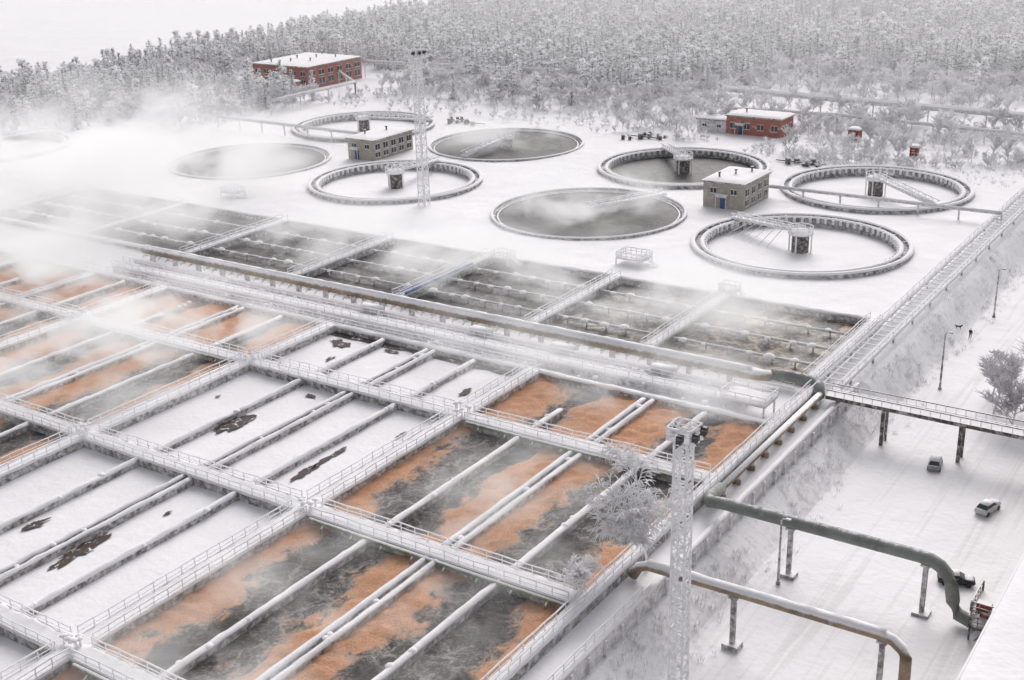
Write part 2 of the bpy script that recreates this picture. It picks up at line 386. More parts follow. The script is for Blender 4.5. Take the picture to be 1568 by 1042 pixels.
# ------------------------------------------------------------------ far dark basins
E=empty('dark_aeration_basin');mw=MB();ms=MB();mr=MB();mg=MB()
FX=[-233,-202,-173,-146,-122.8,-97,-77,-52.7]
wall(mw,ms,(-233,146.8),(-52,146.8),1.0,.7,.3);wall(mw,ms,(-233,174.6),(-52,174.6),1.0,.55,.3)
for i,x in enumerate(FX):
    w=1.7
    wall(mw,ms,(x,147.3),(x,174.1),w,.7,.3)
    if x==-77:
        mg.box(x-.95,x-.87,148,174,-.2,.5);mg.box(x+.87,x+.95,148,174,-.2,.5)
    mr.rail((x-.8,147),(x-.8,174),.85);mr.rail((x+.8,147),(x+.8,174),.85)
bl=MB();bl.beam((-121.7,148,1.25),(-121.7,167,1.25),.3,.35);bl.beam((-122.9,148,1.35),(-122.9,167,1.35),.2,.25);bl.obj('blue_frame',m_blue,E)
mbm=MB()
for i in range(len(FX)-1):
    xa,xb=FX[i]+.9,FX[i+1]-.9
    for y in(153.5,160.3,167.2):
        mbm.sweep((xa,y),(xb,y),[(-.1,.15),(-.1,.4),(.1,.4),(.1,.15)],seg=50)
        ms.sweep((xa,y),(xb,y),capprof(.22,.4,.14),seg=1.2,jit=.14)
        for x in np.arange(xa+2,xb-1,3.4):
            ms.blob((x+random.uniform(-.5,.5),y+random.uniform(-.3,.3),.3),random.uniform(.3,.9),n=7,seed=x)
            mbm.beam((x,y,-.6),(x,y,.5),.2)
    b=MB();b.add([(xa-.1,147.2,-.5),(xb+.1,147.2,-.5),(xb+.1,174.3,-.5),(xa-.1,174.3,-.5)],[(0,1,2,3)])
    b.obj('water_surface',m_tan if i==6 else m_dark2 if i==5 else m_dark,E)
mbm.obj('air_beams',m_conc2,E)
mw.obj('concrete',m_conc,E);ms.obj('snow_layer',m_snow,E,True);mr.obj('railing',m_rime,E);mg.obj('mossy_wall_face',m_green,E)
# ------------------------------------------------------------------ clarifiers
def bridge(mw,ms,mr,cx,cy,ang,r0,r1,z0,z1,w=1.5,dep=1.0):
    a=math.radians(ang);d=Vector((math.cos(a),math.sin(a),0));s=Vector((-d.y,d.x,0));n=9
    P=[Vector((cx,cy,z0+(z1-z0)*i/n))+d*(r0+(r1-r0)*i/n) for i in range(n+1)]
    for sd in(-1,1):
        for i in range(n):
            p,q=P[i]+s*sd*w/2,P[i+1]+s*sd*w/2
            mr.beam(p,q,.2);up=Vector((0,0,dep))
            mr.beam(p+up,q+up,.16);mr.beam(p,p+up,.12);mr.beam(p,q+up,.1)
    p,q=P[0],P[-1]
    mr.beam(p,q,w*.9,.12);ms.beam(p+Vector((0,0,.16)),q+Vector((0,0,.16)),w*.8,.18)
def clarifier(i,kind,ang,inner):
    cx,cy=CL[i];E=empty('clarifier_tank');mw=MB();ms=MB();mr=MB();md=MB()
    if kind=='A':
        mw.lathe(cx,cy,[(19.75,-.6),(19.7,.75),(19.0,.8),(18.95,-.1),(17.95,-.1),(17.9,.6),(17.35,.65),(17.3,-2.6)],120)
        ms.lathe(cx,cy,[(19.8,.70),(19.65,1.0),(19.15,1.02),(18.9,.78)],120);ms.lathe(cx,cy,[(18.05,.58),(17.85,.85),(17.45,.86),(17.22,.6)],120)
        for k in range(72):
            t=2*math.pi*k/72;c,s=math.cos(t),math.sin(t)
            mr.beam((cx+17.1*c,cy+17.1*s,-.25),(cx+17.1*c,cy+17.1*s,.68),.34,.5)
            ms.blob((cx+18.4*c,cy+18.4*s,-.12),random.uniform(.3,.55),n=7,sq=.5,seed=k)
            if k%3==0: mr.beam((cx+17.6*c,cy+17.6*s,.5),(cx+19.3*c,cy+19.3*s,.7),.16,.12)
        zi=-1.1 if inner!='water' else -.9;ri=17.3;r_b=19.3
    else:
        mw.lathe(cx,cy,[(19.9,-.6),(19.85,.35),(19.3,.4),(19.25,-2.6)],120);ms.lathe(cx,cy,[(19.9,.36),(19.75,.55),(19.45,.56),(19.28,.4)],120)
        mw.lathe(cx,cy,[(18.5,-.5),(18.48,-.15),(18.2,-.15),(18.18,-.5)],120)
        zi=-.35;ri=19.26;r_b=19.5
    b=MB();ps=[(cx,cy,zi)];R=14;n=72
    for r in range(1,R+1):
        for k in range(n):
            t=2*math.pi*k/n;rr=ri*r/R;x=cx+rr*math.cos(t);y=cy+rr*math.sin(t)
            ps.append((x,y,zi+(.12*noise.noise(Vector((x*.2,y*.2,0))) if inner!='water' else 0)))
    fs=[(0,1+k,1+(k+1)%n) for k in range(n)]
    for r in range(R-1):
        for k in range(n): fs.append((1+r*n+k,1+(r+1)*n+k,1+(r+1)*n+(k+1)%n,1+r*n+(k+1)%n))
    b.add(ps,fs);b.obj('surface',m_still if inner=='water' else m_snow,E,True)
    zt=2.3 if kind=='A' else 1.6
    if i not in(2,4): 
        md.tube([(cx,cy,zi-.2),(cx,cy,zt)],1.55,20);mr.tube([(cx,cy,zt),(cx,cy,zt+.3)],2.3,24)
        ms.blob((cx,cy,zt+.3),1.9,n=18,sq=.35)
        for k in range(12):
            t=2*math.pi*k/12;t2=2*math.pi*(k+1)/12
            p=Vector((cx+2.2*math.cos(t),cy+2.2*math.sin(t),zt+.3));q=Vector((cx+2.2*math.cos(t2),cy+2.2*math.sin(t2),zt+.3))
            mr.beam(p,p+Vector((0,0,1.1)),.1);mr.beam(p+Vector((0,0,1.1)),q+Vector((0,0,1.1)),.12);mr.beam(p+Vector((0,0,.5)),q+Vector((0,0,.5)),.08)
            if k%3==0: mr.beam((cx+2.1*math.cos(t),cy+2.1*math.sin(t),zi),(cx+2.1*math.cos(t),cy+2.1*math.sin(t),zt),.22)
    if i!=2: bridge(mw,ms,mr,cx,cy,ang,0,r_b,(zt+.4 if i!=4 else 1.),1.0)
    if i==7:
        a=math.radians(ang)
        for k in range(8):
            f=.25+k*.09;p=Vector((cx+math.cos(a)*19*f,cy+math.sin(a)*19*f,2.6-f));mr.beam(p,(p.x-2-k*.5,p.y-3.0,-1.),.1)
    mw.obj('tank_wall',m_conc,E);ms.obj('snow_layer',m_snow,E,True);mr.obj('bridge_and_weirs',m_rime,E)
    if md.v: md.obj('hub_column',m_steel,E)
for i,k,a,s in((0,'A',40,'snow'),(1,'B',-88,'water'),(2,'B',200,'water'),(3,'A',98,'snow'),(4,'B',65,'water'),(5,'A',130,'water'),(6,'A',-35,'snow'),(7,'A',152,'snow'),(8,'A',100,'snow')): clarifier(i,k,a,s)
# ------------------------------------------------------------------ buildings
def building(name,x0,x1,y0,y1,h,mat,wins_s,wins_e,door=None,vents=4,over=.35,roofh=.35):
    E=empty(name);w=MB();w.box(x0,x1,y0,y1,-.5,h);w.obj('walls',mat,E)
    r=MB();r.box(x0-over,x1+over,y0-over,y1+over,h+.004,h+roofh);r.obj('roof_slab',m_conc,E)
    s=MB();X=np.linspace(x0-over-.05,x1+over+.05,14);Y=np.linspace(y0-over-.05,y1+over+.05,14)
    vs=[];
    for j,y in enumerate(Y):
        for i2,x in enumerate(X):
            e=(i2 in(0,13)) or (j in(0,13))
            vs.append((x,y,h+roofh+.003 if e else h+roofh+.35+.1*noise.noise(Vector((x*.5,y*.5,1)))))
    s.add(vs,[(j*14+i2,j*14+i2+1,(j+1)*14+i2+1,(j+1)*14+i2) for j in range(13) for i2 in range(13)]);s.obj('roof_snow',m_snow,E,True)
    g=MB();fr=MB()
    def wins(n,side,wd,z0,z1):
        for k in range(n):
            if side=='s':
                c=x0+(x1-x0)*(k+.5)/n;g.box(c-wd/2,c+wd/2,y0-.03,y0+.2,z0,z1)
                fr.box(c-wd/2-.1,c+wd/2+.1,y0-.12,y0+.1,z0-.15,z0);fr.box(c-.05,c+.05,y0-.07,y0,z0,z1);fr.box(c-wd/2-.1,c+wd/2+.1,y0-.06,y0,z1,z1+.12)
            else:
                c=y0+(y1-y0)*(k+.5)/n;g.box(x1-.2,x1+.03,c-wd/2,c+wd/2,z0,z1)
                fr.box(x1-.1,x1+.12,c-wd/2-.1,c+wd/2+.1,z0-.15,z0);fr.box(x1,x1+.07,c-.05,c+.05,z0,z1);fr.box(x1,x1+.06,c-wd/2-.1,c+wd/2+.1,z1,z1+.12)
    for a in wins_s: wins(a[0],'s',*a[1:])
    for a in wins_e: wins(a[0],'e',*a[1:])
    if g.v: g.obj('windows',m_glass,E)
    if fr.v: fr.obj('window_frames',m_rime,E)
    if door:
        d=MB();d.box(door-.6,door+.6,y0-.08,y0+.1,0,2.2);d.obj('door',m_door,E)
        c=MB();c.box(door-1.2,door+1.2,y0-1.3,y0,2.6,2.8);c.beam((door-1.1,y0-1.2,0),(door-1.1,y0-1.2,2.6),.12);c.beam((door+1.1,y0-1.2,0),(door+1.1,y0-1.2,2.6),.12)
        c.sweep((door-1.2,y0-.65),(door+1.2,y0-.65),capprof(1.3,2.81,.35));c.obj('porch',m_conc2,E)
    v=MB()
    for k in range(vents):
        x=x0+(x1-x0)*(.2+.6*((k*.37+.1)%1));y=y0+(y1-y0)*(k+.7)/(vents+.5)
        v.tube([(x,y,h+.3),(x,y,h+1.5)],.2,8);v.tube([(x,y,h+1.5),(x,y,h+1.75)],.36,8)
    if vents: v.obj('roof_vents',m_steel,E)
    return E
building('pump_house',-202,-193.8,227,242.3,4.8,m_bt,[(2,1.2,2.9,3.9)],[(5,1.6,2.6,4.0),(5,1.6,.8,2.0)],-199.2,2)
building('pump_house',-105.4,-96.5,225.3,238,5.2,m_bt,[(2,1.2,3.1,4.1)],[(4,1.5,2.8,4.2),(4,1.5,.8,2.)],-101,3)
building('red_brick_building',-307.6,-283,301,328,7,m_br,[(6,1.8,1.5,3),(6,1.8,4.3,5.6)],[(6,2.4,1.2,3.2),(6,2.4,4.2,5.7)],None,7)
building('red_brick_building',-132,-117,295,303,4.6,m_br,[(4,1.5,1.6,3)],[(2,1.4,1.6,3)],-128,1)
building('utility_shed',-140.5,-132.3,295.5,300,3,m_conc2,[(2,1,1.3,2)],[],None,0)
building('red_kiosk',-101.8,-99.2,301,304,2.4,m_red,[(1,.8,1,1.6)],[],None,0,.2,.2)
building('red_kiosk',-82.7,-81,289,291,2.1,m_red,[(1,.6,1,1.5)],[],None,0,.2,.2)
building('red_brick_annex',-290,-282,289,296,3.4,m_br,[(2,1.2,1.2,2.2)],[],None,1)
E=empty('warehouse_building');b=MB();b.box(-16.5,20,40,150,-4,5.6);b.obj('walls',m_bt,E)
b=MB();b.box(-17,20.5,39.5,150.5,5.604,6.0);b.obj('roof_edge',m_steel,E)
s=MB();s.sweep((-16.85,39.6),(-16.85,150.4),[(37,6.003),(37,7.4),(1,6.35),(.15,6.15),(.0,6.003)],seg=2,jit=.06);s.obj('roof_snow',m_snow,E,True)
# ------------------------------------------------------------------ edge structures
E=empty('retaining_wall');mw=MB();ms=MB();mr=MB()
mw.box(-47.35,-46.9,20,150,-4,.35);ms.sweep((-47.12,20),(-47.12,150),capprof(.5,.36,.2),seg=1.5,jit=.1)
for y in np.arange(22,150,3.): mw.box(-46.9,-46.6,y,y+.35,-4,.1)
mr.rail((-47.2,22),(-47.2,90),.4)
mw.obj('concrete',m_conc2,E);ms.obj('snow_layer',m_snow,E,True);mr.obj('railing',m_rime,E)
def pipe_run(name,pts,r,mat,cap,sup):
    E=empty(name);b=MB();b.tube(pts,r,14)
    for k in range(len(pts)-1):
        p,q=Vector(pts[k]),Vector(pts[k+1])
        if (q-p).length>8:
            n=int((q-p).length/3.5)
            for j in range(1,n):
                c=p.lerp(q,j/n);d=(q-p).normalized()*.05;b.tube([c-d,c+d],r*1.04,14)
    b.obj('pipe',mat,E,True)
    if cap:
        s=MB();s.sweep(cap[0],cap[1],[(-r*.95,0),(-r*.7,r*.6),(0,r*.9),(r*.7,r*.6),(r*.95,0)],seg=.8,jit=.16,zoff=cap[2]+r*.45);s.obj('snow_cap',m_snow,E,True)
    c=MB()
    for (x,y,zt) in sup:
        c.beam((x,y,-4.2),(x,y,zt),.5,.42)
        c.beam((x,y-.4,zt),(x,y+.4,zt),.9,.2);c.box(x-.8,x+.8,y-.7,y+.7,-4.2,-3.6)
    c.obj('supports',m_conc,E)
pipe_run('heating_pipe',[(-49.3,112,1.4),(-49.3,109,1.6),(-48.6,107.7,1.9),(-47,107.3,2.3),(-26.2,107.3,2.3),(-25.2,107.3,2.2),(-24.3,107.3,1.8),(-23.6,107.3,1.1),(-23.1,107.3,0),(-22.8,107.3,-1.6),(-22.2,107.2,-2.8),(-20.5,107,-3.2),(-17,107,-3.2)],.66,m_pipeG,None,[(-39.3,107.2,1.6),(-25.6,107.2,1.6)])
pipe_run('snow_capped_pipe',[(-49.6,92.5,.5),(-49,92.6,1.6),(-48,92.7,2.0),(-25.4,93,2.0),(-24.3,93,1.8),(-23.5,93,1.2),(-23.1,93,.4),(-23,93,-4.2)],.52,m_pipeB,((-48,92.7),(-25,93),2.0),[(-39.1,92.8,1.4),(-25.2,93,1.4)])
b=MB();b.tube([(-49.2,111,1.4),(-49.3,142,1.3)],.42,12)
for y in np.arange(112,143,4.): b.box(-49.7,-48.8,y,y+.4,-.2,1.0)
b.obj('rim_pipe',m_pipeB,None,True)
E=empty('cable_trestle');mw=MB();ms=MB();mr=MB()
ya,yb=146,335
for x in(-51.2,-47.9): mr.beam((x,ya,1.0),(x,yb,1.0),.3,.35);ms.sweep((x,ya),(x,yb),capprof(.35,1.18,.15),seg=2,jit=.08)
for x in(-50.4,-48.7): mr.beam((x,ya,1.1),(x,yb,1.1),.22,.2)
for y in np.arange(ya,yb,2.1): mr.beam((-51.2,y,1.15),(-47.9,y,1.15),.22,.2)
mr.rail((-51.3,ya),(-51.3,yb),1.2,1.0,3);mr.rail((-47.8,ya),(-47.8,yb),1.2,1.0,3)
for y in np.arange(ya+4,yb,9.):
    for x in(-51.1,-48): mw.beam((x,y,-3.5),(x,y,1),.25)
mw.obj('posts',m_conc,E);ms.obj('snow_layer',m_snow,E,True);mr.obj('ladder_frame',m_rime,E)
E=empty('pipe_footbridge');mw=MB();ms=MB();mr=MB()
for y in(141.9,144.3):
    mw.beam((-48.5,y,1.2),(-17,y,1.2),.25,.5);mw.beam((-48.5,y,2.2),(-17,y,2.2),.12,.12)
    for x in np.arange(-48.5,-17,1.2): mr.beam((x,y,1.2),(x,y,2.2),.09)
mw.beam((-48.5,143.1,1.1),(-17,143.1,1.1),2.2,.2);ms.beam((-48.5,143.1,1.32),(-17,143.1,1.32),2.0,.22)
for x in(-41.1,-31.6,-22): mw.beam((x,142.3,-4.3),(x,142.3,1),.4);mw.beam((x,144,-4.3),(x,144,1),.3)
mw.obj('girders',m_steel,E);ms.obj('deck_snow',m_snow,E);mr.obj('railing',m_rime,E)
E=empty('service_platform');mw=MB();mr=MB();ms=MB()
mw.box(-59,-53,133,137,1.9,2.1);ms.sweep((-59,135),(-53,135),capprof(4,2.11,.35),jit=.1)
for x in(-58.7,-53.3):
    for y in(133.3,136.7): mw.beam((x,y,-.5),(x,y,1.9),.2)
for a,c in(((-59,133),(-53,133)),((-59,137),(-53,137)),((-59,133),(-59,137)),((-53,133),(-53,137))): mr.rail(a,c,2.2)
mw.obj('deck',m_conc2,E);ms.obj('snow_layer',m_snow,E,True);mr.obj('railing',m_rime,E)
def trestle(name,pts,z,r,step,dbl=0,mat=m_conc2):
    E=empty(name);b=MB();c=MB();s=MB()
    for o in ([0] if not dbl else [-dbl/2,dbl/2]):
        for i in range(len(pts)-1):
            p,q=pts[i],pts[i+1];zz=z+.0
            b.tube([(p[0],p[1]+o,zz),(q[0],q[1]+o,zz)],r,8);s.sweep((p[0],p[1]+o),(q[0],q[1]+o),[(-r*.8,zz+r*.5),(0,zz+r*1.5),(r*.8,zz+r*.5)],seg=3,jit=.1)
    for i in range(len(pts)-1):
        p,q=Vector(pts[i]),Vector(pts[i+1]);n=int((q-p).length/step)
        for k in range(n+1):
            a=p.lerp(q,k/max(n,1));c.beam((a.x,a.y,-4),(a.x,a.y,z-r),.3);c.beam((a.x,a.y-dbl/2-.6,z-r),(a.x,a.y+dbl/2+.6,z-r),.25)
    b.obj('pipe',mat,E,True);c.obj('posts',m_conc2,E);s.obj('snow_cap',m_snow,E,True)
trestle('overhead_pipeline',[(-97,238.6),(-50,238.6)],2.2,.3,7)
trestle('overhead_pipeline',[(-202,240),(-262,241)],3.0,.35,8)
trestle('overhead_pipeline',[(-150,333),(-60,326),(0,322)],4.5,.55,13,2.2)
trestle('overhead_pipeline',[(-150,312),(-110,316),(-20,306)],3.0,.4,12)
trestle('overhead_pipeline',[(-284,331),(-224,339),(-200,342)],5.0,.5,12)
trestle('overhead_pipeline',[(-283,316),(-262,300),(-262,262)],4.0,.4,12)
def mast(x,y,z0,h,w0,w1,seg,t,rime=0):
    E=empty('lighting_mast');b=MB();b.lattice(x,y,z0,h,w0,w1,seg,t)
    zt=z0+h;b.beam((x,y-1.3,zt),(x,y+1.3,zt),.25);b.beam((x-1.3,y,zt),(x+1.3,y,zt),.25)
    b.box(x-1.0,x+1.0,y-1.0,y+1.0,zt,zt+.12)
    for a,c in(((-1.,-1.),(1.,-1.)),((1.,-1.),(1.,1.)),((1.,1.),(-1.,1.)),((-1.,1.),(-1.,-1.))):
        b.rail((x+a[0],y+a[1]),(x+c[0],y+c[1]),zt+.1,1.0,1.0,w=.08)
    for k in range(60): b.blob((x+random.uniform(-1.2,1.2)*.9,y+random.uniform(-1.2,1.2)*.9,zt+random.uniform(-.5,1.2)),random.uniform(.12,.3),n=5,sq=1,seed=k)
    for k in range(rime):
        z=random.uniform(0,h);w=(w0+(w1-w0)*z/h)/2
        if random.random()<.5: q=(x+random.choice((-w,w)),y+random.uniform(-w,w))
        else: q=(x+random.uniform(-w,w),y+random.choice((-w,w)))
        b.blob((q[0],q[1],z0+z),random.uniform(.08,.22),n=5,sq=1.2,seed=k)
    b.obj('lattice_frame',m_rime,E)
    l=MB()
    for a,c in((1.3,.9),(.4,-1.5),(-1.2,.5),(1.3,-.6)):
        l.box(x+a-.24,x+a+.24,y+c-.2,y+c+.2,zt+.35,zt+.9);l.beam((x+a,y+c,zt+.05),(x+a,y+c,zt+.4),.1)
        l.beam((x+a,y+c-.2,zt+.6),(x+a+.1,y+c-.42,zt+.5),.5,.45)
    l.obj('floodlights',m_black,E)
    return E
mast(-38,79,-4,27.6,1.2,1.1,1.15,.12,330)
mast(-157.1,199.2,0,31,1.7,1.3,1.4,.14)
for (x,y,h) in((-39.8,163.7,8.3),(-40.7,197.1,8),(-39.6,105.2,7.4),(-41,232,8)):
    b=MB();b.tube([(x,y,-4.2),(x,y,-4+h)],[.16,.09],8);b.tube([(x,y,-4+h),(x+.15,y,-3.8+h),(x+.7,y,-3.7+h)],.06,6);b.box(x+.5,x+1.0,y-.13,y+.13,-3.78+h,-3.62+h);b.tube([(x,y,-4.2),(x,y,-3.6)],.25,8)
    b.obj('street_lamp',m_conc)
def cluster(name,x,y,n,sx,sy,sd):
    R=random.Random(sd);b=MB();s=MB()
    for k in range(n):
        a=x+R.uniform(-sx,sx);c=y+R.uniform(-sy,sy);h=R.uniform(.6,1.5);r=R.uniform(.35,.7)
        b.tube([(a,c,-.1),(a,c,h)],r,10);b.beam((a-r,c,h*.6),(a+r+.5,c,h*.6),.2);s.blob((a,c,h),r*1.05,n=9,sq=.6,seed=k)
    b.beam((x-sx,y,.5),(x+sx,y,.5),.25)
    E=empty(name);b.obj('valve_bodies',m_steel,E);s.obj('snow_caps',m_snow,E,True)
cluster('valve_group',-201,276,9,6,2,1);cluster('valve_group',-148,280,9,5,3,2);cluster('valve_group',-102,270,10,6,1.5,3)
def rail_cluster(x,y,sx,sy,h,sd):
    R=random.Random(sd);E=empty('service_platform');b=MB();s=MB()
    b.box(x-sx,x+sx,y-sy,y+sy,h-.15,h)
    s.sweep((x-sx,y),(x+sx,y),capprof(sy*2,h+.003,.3),jit=.15)
    for a,c in(((-1,-1),(1,-1)),((1,-1),(1,1)),((1,1),(-1,1)),((-1,1),(-1,-1))):
        b.rail((x+a[0]*sx,y+a[1]*sy),(x+c[0]*sx,y+c[1]*sy),h,1.1,1.,w=.12);b.beam((x+a[0]*sx,y+a[1]*sy,-.2),(x+a[0]*sx,y+a[1]*sy,h),.2)
    for k in range(7): b.beam((x+sx+k*.3,y,h-k*h/7),(x+sx+k*.3+.3,y,h-k*h/7),1.0,.08)
    b.obj('frame',m_rime,E);s.obj('snow_layer',m_snow,E,True)
rail_cluster(-99,184,2.6,1.8,1.1,1);rail_cluster(-119.7,173.5,1.8,1.2,1.0,2);rail_cluster(-199,185,2.2,1.5,1.2,3);rail_cluster(-77,175.6,1.5,1.,1.2,4)
E=empty('stair_tower');b=MB();r=MB()
for a in(-20.6,-18.4):
    for c in(105.2,109.2): b.beam((a,c,-4.2),(a,c,.4),.16)
for z in(-2.4,-.8): b.box(-20.7,-18.3,105.1,109.3,z,z+.1)
for z in(-2.3,-.7): b.rail((-20.7,105.1),(-20.7,109.3),z,1.,.9);b.rail((-20.7,105.1),(-18.3,105.1),z,1.,.9)
b.beam((-20.5,105.3,-4),(-18.5,109,-2.3),.7,.12);r.box(-20.2,-18.8,107,108.8,-2.3,-1.2);r.box(-20.3,-19,105.4,106.2,-.7,.1)
b.obj('steel_frame',m_steel,E);r.obj('red_panels',m_red,E)
# ------------------------------------------------------------------ vehicles
def carpaint(name,c): return snowy(name,c,c,lo=.75,hi=.95,frost=.12,rough=.4)
m_car1=carpaint('white_car_paint',(.5,.5,.52));m_car2=carpaint('grey_car_paint',(.25,.26,.28));m_car3=carpaint('black_car_paint',(.015,.015,.018))
def car(x,y,rot,mat):
    E=empty('parked_car',(x,y,-3.98));E.rotation_euler=(0,0,rot);E.scale=(.84,.84,.84)
    st=[(-2.15,.45,.78,.7),(-2.05,.35,.95,.82),(-1.2,.3,1.0,.86),(0,.3,1.0,.87),(1.1,.3,.97,.86),(1.9,.33,.85,.8),(2.15,.45,.7,.68)]
    b=MB();vs=[]
    for (X,zb,zt,w) in st: vs+= [(X,-w,zb),(X,-w,zt-.18),(X,-w*.92,zt),(X,w*.92,zt),(X,w,zt-.18),(X,w,zb)]
    fs=[(i*6+k,i*6+(k+1)%6,(i+1)*6+(k+1)%6,(i+1)*6+k) for i in range(6) for k in range(6)]+[tuple(range(5,-1,-1)),tuple(36+k for k in range(6))]
    b.add(vs,fs);b.obj('body',mat,E,True)
    c=MB();c.add([(-1.75,-.76,.98),(1.0,-.76,.98),(1.0,.76,.98),(-1.75,.76,.98),(-1.2,-.6,1.42),(.25,-.6,1.42),(.25,.6,1.42),(-1.2,.6,1.42)],[(4,5,6,7),(0,1,5,4),(1,2,6,5),(2,3,7,6),(3,0,4,7)]);c.obj('cabin_glass',m_glass,E)
    r=MB();r.sweep((-1.25,0),(.3,0),[(-.64,1.42),(-.6,1.55),(0,1.62),(.6,1.55),(.64,1.42)],jit=.03);r.sweep((1.05,0),(1.95,0),[(-.7,.96),(-.6,1.03),(.6,1.03),(.7,.96)]);r.obj('snow_on_roof',m_snow,E,True)
    w=MB()
    for X in(-1.35,1.35):
        for Y in(-.82,.82): w.tube([(X,Y-.1,.32),(X,Y+.1,.32)],.32,16)
    w.obj('wheels',m_black,E)
    l=MB()
    for Y in(-.55,.55): l.box(2.05,2.17,Y-.15,Y+.15,.55,.72)
    l.obj('headlamps',m_glass,E)
car(-33.6,142.2-2.5,math.radians(100),m_car2);car(-25.4,131.6,math.radians(75),m_car1);car(-24.3,114.6,math.radians(20),m_car3)
# ------------------------------------------------------------------ person and dog
def skin(name,joints,edges,rad,mat,parent,loc):
    me=bpy.data.meshes.new(name);me.from_pydata(joints,edges,[]);o=bpy.data.objects.new(name,me);COL.objects.link(o)
    o.modifiers.new('s','SKIN');sv=me.skin_vertices[0].data
    for i,r in enumerate(rad): sv[i].radius=(r,r)
    sv[0].use_root=True
    s=o.modifiers.new('u','SUBSURF');s.levels=1;s.render_levels=1
    me.materials.append(mat);o.parent=parent;o.location=loc;return o
m_coat,_,b,_,_=newmat('dark_coat');b.inputs['Base Color'].default_value=(.02,.02,.025,1)
m_skin,_,b,_,_=newmat('skin');b.inputs['Base Color'].default_value=(.5,.3,.22,1)
E=empty('pedestrian',(-41.4,185.5,gz(-41.4,185.5)+.02))
J=[(0,0,.95),(0,.02,1.2),(0,.02,1.42),(0,0,1.52),(.18,.02,1.4),(.27,-.1,1.12),(.24,.08,.9),(-.18,.02,1.4),(-.26,.14,1.12),(-.24,.3,.93),(.1,0,.88),(.11,.14,.5),(.11,.05,.08),(.11,.2,.05),(-.1,0,.88),(-.1,-.1,.5),(-.1,-.34,.14),(-.1,-.22,.05)]
Ed=[(0,1),(1,2),(2,3),(2,4),(4,5),(5,6),(2,7),(7,8),(8,9),(0,10),(10,11),(11,12),(12,13),(0,14),(14,15),(15,16),(16,17)]
skin('body',J,Ed,[.16,.15,.14,.07,.08,.065,.045,.08,.065,.045,.1,.075,.05,.045,.1,.075,.05,.045],m_coat,E,(0,0,0))
skin('head',[(0,.0,1.52),(0,.01,1.6),(0,.02,1.7),(0,.12,1.64)],[(0,1),(1,2),(1,3)],[.05,.09,.085,.015],m_skin,E,(0,0,0))
skin('knit_hat',[(0,-.01,1.69),(0,-.01,1.77)],[(0,1)],[.105,.07],m_coat,E,(0,0,0))
for nm,hx,hy,hz in(('hand_r',.24,.1,.87),('hand_l',-.24,.32,.9)):
    jj=[(hx,hy,hz),(hx,hy+.01,hz-.06)];ee=[(0,1)];rr=[.03,.035]
    for k in range(4): jj+= [(hx,hy-.03+k*.02,hz-.1),(hx-.015,hy-.02+k*.02,hz-.14-.008*(k in(1,2)))];ee+=[(1,len(jj)-2),(len(jj)-2,len(jj)-1)];rr+=[.01,.008]
    jj.append((hx,hy+.06,hz-.08));ee.append((0,len(jj)-1));rr.append(.011)
    skin(nm,jj,ee,rr,m_skin,E,(0,0,0))
E=empty('dog',(-43.6,186.9,gz(-43.6,186.9)+.02))
J=[(0,0,.5),(.3,0,.52),(.45,0,.68),(.55,0,.76),(.7,0,.73),(-.3,0,.5),(-.45,0,.62),(-.55,0,.72)]
J+=[(.28,.08,.35),(.27,.08,.18),(.29,.08,.02),(.28,-.08,.35),(.33,-.08,.18),(.35,-.08,.02),(-.3,.09,.36),(-.24,.09,.24),(-.34,.09,.16),(-.31,.09,.02),(-.3,-.09,.36),(-.2,-.09,.24),(-.28,-.09,.16),(-.25,-.09,.02),(.52,.06,.86),(.52,-.06,.86)]
Ed=[(0,1),(1,2),(2,3),(3,4),(0,5),(5,6),(6,7),(1,8),(8,9),(9,10),(1,11),(11,12),(12,13),(5,14),(14,15),(15,16),(16,17),(5,18),(18,19),(19,20),(20,21),(3,22),(3,23)]
skin('body',J,Ed,[.13,.15,.09,.085,.04,.11,.035,.02,.06,.035,.03,.06,.035,.03,.07,.045,.03,.03,.07,.045,.03,.03,.02,.02],m_coat,E,(0,0,0))
# ------------------------------------------------------------------ vegetation prototypes
def leafmat(name,c,tr=0.):
    m,nt,b,N,L=newmat(name);oi=N.new('ShaderNodeObjectInfo')
    c_=mix(N,L,oi.outputs['Random'],tuple(q*.86 for q in c),c)
    d=N.new('ShaderNodeBsdfDiffuse');L.new(c_,d.inputs[0]);out=N['Material Output']
    if tr>0:
        t=N.new('ShaderNodeBsdfTranslucent');L.new(c_,t.inputs[0]);ms=N.new('ShaderNodeMixShader');ms.inputs[0].default_value=tr
        L.new(d.outputs[0],ms.inputs[1]);L.new(t.outputs[0],ms.inputs[2]);L.new(ms.outputs[0],out.inputs[0])
    else: L.new(d.outputs[0],out.inputs[0])
    N.remove(b);return m
m_fr=leafmat('frosted_foliage',(.96,.955,.97),.4);m_dk=leafmat('dark_needles',(.32,.33,.335),.2);m_md=leafmat('grey_twigs',(.72,.70,.72));m_bk=leafmat('bark',(.34,.31,.30))
def quads(C,Nn,S,mi,V,F,M,R):
    b=len(V)
    n=len(C)
    a=np.cross(Nn,R.normal(size=(n,3)));a/=np.linalg.norm(a,axis=1)[:,None]+1e-9;c=np.cross(Nn,a)
    S=S[:,None]
    P=np.stack([C-a*S*.5,C+c*S*.35-a*S*.1,C+a*S*.6,C-c*S*.35+a*S*.1],1).reshape(-1,3)
    V.extend(map(tuple,P.tolist()))
    for i in range(n): F.append((b+4*i,b+4*i+1,b+4*i+2,b+4*i+3));M.append(mi)
